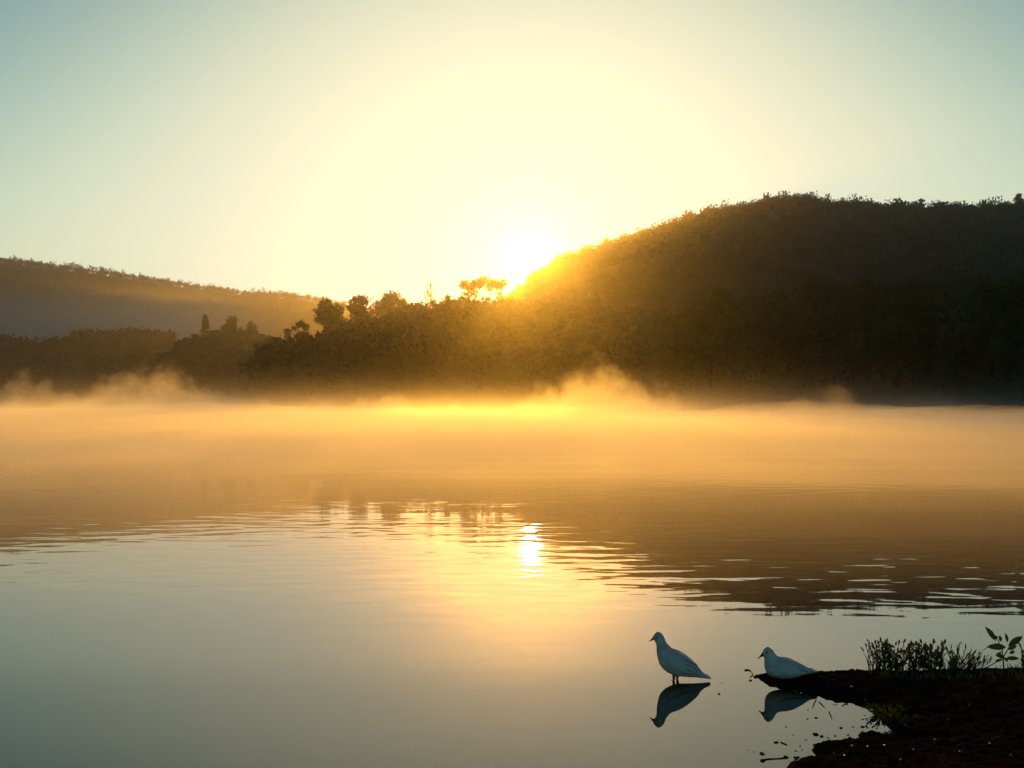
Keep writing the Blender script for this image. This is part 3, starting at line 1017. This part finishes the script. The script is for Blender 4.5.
st.build("stem", M_stem, root, True)
lf.build("foliage", M_weed, root)

# short grass on the crown of the bank
g = MB()
for i in range(900):
    px = wr.uniform(868, 1030); py = wr.gauss(672, 5)
    if py < 667: continue
    p = on_bank(px, py) if i % 6 == 0 else p + Vector((wr.uniform(-.03, .03), wr.uniform(-.03, .03), 0))
    p.z = soil_z(p.x, p.y) - 0.002
    if p.z < 0.005: continue
    h_ = wr.uniform(0.012, 0.038)
    g.leaf(p, Vector((wr.uniform(-.5, .5), wr.uniform(-.5, .5), 1)), h_, 0.0035, Vector((wr.uniform(-1, 1), -1, 0)), 0.1)
go = g.build("grass", M_weed)
tag(go, "short dark grass growing along the crown of the bank", "grass", kind="stuff")

# ------------------------------------------------------------------ bits floating off the bank, twigs, pebbles
M_debris = noisy(mat("rotten leaf", (0.03, 0.022, 0.014), 0.7, 0.25), 60, (0.02, 0.014, 0.01), (0.05, 0.035, 0.02))
M_peb = noisy(mat("pebble", (0.25, 0.22, 0.19), 0.35, 0.5), 40, (0.16, 0.13, 0.11), (0.32, 0.29, 0.26))  # pale tone stands in for wet highlights
def lump(name, p, r, flat, m, stretch=1.0):
    import bmesh
    bm = bmesh.new()
    bmesh.ops.create_icosphere(bm, subdivisions=2, radius=1)
    o3 = Vector((wr.uniform(0, 9), wr.uniform(0, 9), 0))
    for v in bm.verts:
        q = 1 + 0.45 * mnoise.noise(v.co * 1.6 + o3)
        v.co = Vector((v.co.x * r * stretch * q, v.co.y * r * q, v.co.z * r * flat * q))
    me = bpy.data.meshes.new(name); bm.to_mesh(me); bm.free()
    me.materials.append(m)
    me.polygons.foreach_set("use_smooth", [True] * len(me.polygons))
    o = bpy.data.objects.new(name, me); COL.objects.link(o)
    o.location = p; o.rotation_euler = (0, 0, wr.uniform(0, 3.1))
    return o
def at_water_scale(px, py):
    p = on_water(px, py)
    return p, p.y / 1024
for (px, py, r, lab) in ((815.5, 734.5, 2.6, "largest dark bit floating in front of the little inlet"), (821.5, 736.5, 1.8, "second dark bit floating just right of the largest one"),
                         (776, 742.5, 2.0, "round dark bit floating alone left of the lower mud edge"), (719, 694, 1.3, "small dark bit floating right of the standing dove's reflection"),
                         (816, 718, 1.4, "dark bit floating below the resting dove's reflection"), (862.5, 727, 1.5, "dark bit floating nearest the stand-in weeds at the inlet head"),
                         (841, 728, 1.4, "dark bit floating in the middle of the inlet mouth"), (755.5, 677, 2.2, "clod lying just off the muddy tip"),
                         (750.5, 680.5, 1.6, "tiny clod in the water below the curled twig")):
    p, k = at_water_scale(px, py)
    o = lump("floating_clod", p + Vector((0, 0, 0.001)), r * k, 0.55, M_debris, wr.uniform(1, 1.5))
    tag(o, lab, "debris", "bits floating by the bank")
for (px, py, r) in ((807.5, 719, .9), (786, 727, 1.0), (835, 736, 1.2), (793, 735, .7), (748, 750, .7), (754, 752, .6), (800, 746, .9), (771, 720, .6), (808, 710, .8),
                    (853, 727, 1.0), (722, 683, .6), (802, 750, .9), (796, 751, 1.0), (806, 740, .8), (828, 738, .9), (812, 756, 1.2), (798, 757, 1.3), (848, 735, 1.1)):
    p, k = at_water_scale(px, py)
    o = lump("floating_speck", p + Vector((0, 0, 0.0006)), r * k, 0.5, M_debris, wr.uniform(1, 1.9))
    tag(o, "tiny dark speck floating on the calm water near the mud", "debris", "tiny specks floating by the bank")
for pts, r, lab in (([(745, 670.5), (748.5, 670), (751.5, 672), (752.8, 675), (750.5, 677.2)], .9, "short curled twig sticking out of the water left of the resting dove"),
                    ([(761, 760.5), (768, 759.3), (776, 759), (785, 758.2)], .75, "longest twig lying on the water by the lower mud edge"),
                    ([(781, 742.5), (784, 744), (787, 745)], .7, "short twig floating beside the lone round bit"),
                    ([(819, 702), (822, 705), (824.5, 707.5)], .45, "thin bent stalk floating under the bank edge, right of the others nearby"),
                    ([(816, 700), (814, 704), (812.5, 708)], .5, "thin stalk floating at the tip of the resting dove's reflection"),
                    ([(829, 712), (830.5, 715.5), (832, 719)], .5, "upright-looking stalk floating between the dove's reflection and the inlet"),
                    ([(842, 706), (845, 704.5), (848, 704.5)], .4, "faint pale stalk floating close under the bank edge"),
                    ([(757, 676), (760, 677), (763, 676.5)], .6, "stub of twig on the very tip of the mud")):
    m = MB()
    P0, k = at_water_scale(*pts[0])
    m.tube([on_water(*q) - P0 + Vector((0, 0, 0.0008 + 0.0012 * (i % 2))) for i, q in enumerate(pts)], [r * k * (1.2 if i == 0 else .8) for i in range(len(pts))], 6)
    o = m.build("twig", M_debris)
    o.location = P0
    tag(o, lab, "twig", "twigs by the bank")
for (px, py, lab) in ((762, 754, "single leaf floating above the longest twig"), (762.5, 761, "leaf at the left end of the longest twig"), (786, 757.5, "curled leaf where the longest twig meets the mud"), (796, 758.5, "leaf stuck at the lower mud edge")):
    p, k = at_water_scale(px, py)
    m = MB(); m.leaf((-2.5 * k, 0, 0.002), (1, wr.uniform(-.3, .3), 0.05), 6 * k, 4.5 * k, (0, 0, 1), 0.2)
    m.leaf((-2.5 * k, 0, 0.0005), (1, 0.1, 0.02), 5.6 * k, 4.0 * k, (0, 0, 1), 0.2)
    o = m.build("floating_leaf", M_debris); o.location = p
    tag(o, lab, "leaf", "leaves by the lower mud edge")
for (px, py) in ((857, 741), (868, 747), (935, 740), (941, 734), (914, 750), (885, 746), (834, 754), (845, 756), (905, 726), (865, 700), (852, 687), (960, 752), (990, 744)):  # pale pebbles added as wet highlights on the mud
    p = on_bank(px, py)
    o = lump("pebble", p + Vector((0, 0, 0.002)), wr.uniform(.8, 1.5) * p.y / 1024, 0.6, M_peb, 1.3)
    tag(o, "small pale pebble put in as a wet highlight on the dark mud", "pebble", "pebbles in the mud")

for (px, py) in ((905, 712), (838, 690), (920, 742), (872, 752), (948, 720), (985, 732), (1008, 756), (900, 762), (968, 705), (850, 746), (832, 682), (930, 757)):
    p = on_bank(px, py); k = p.y / 1024
    m = MB(); a = wr.uniform(0, 6.28)
    m.leaf((0, 0, 0.004), (math.cos(a), math.sin(a), 0.25), wr.uniform(4, 7) * k, wr.uniform(2, 3.4) * k, (0.2, -0.3, 1), 0.35)
    o = m.build("dead_leaf", M_debris); o.location = p
    tag(o, "dead brown leaf lying on the dark mud", "leaf", "dead leaves on the mud")
for (pts, lab) in (([(912, 733), (926, 729), (938, 731)], "broken stick lying on the mud right of the inlet"), ([(836, 757), (848, 752), (858, 753)], "stick half buried at the lower mud edge"),
                   ([(955, 748), (972, 741), (990, 743), (999, 738)], "longest stick lying on the mud near the bottom right corner"), ([(818, 676), (830, 681), (836, 680)], "stick lying on the narrow spit behind the resting dove")):
    m = MB(); Q = [on_bank(*q) + Vector((0, 0, 0.004)) for q in pts]; k = Q[0].y / 1024
    m.tube([q - Q[0] for q in Q], [0.9 * k * (1 - 0.5 * i / len(Q)) for i in range(len(Q))], 6)
    o = m.build("stick", M_bark); o.location = Q[0]
    tag(o, lab, "stick", "sticks on the mud")
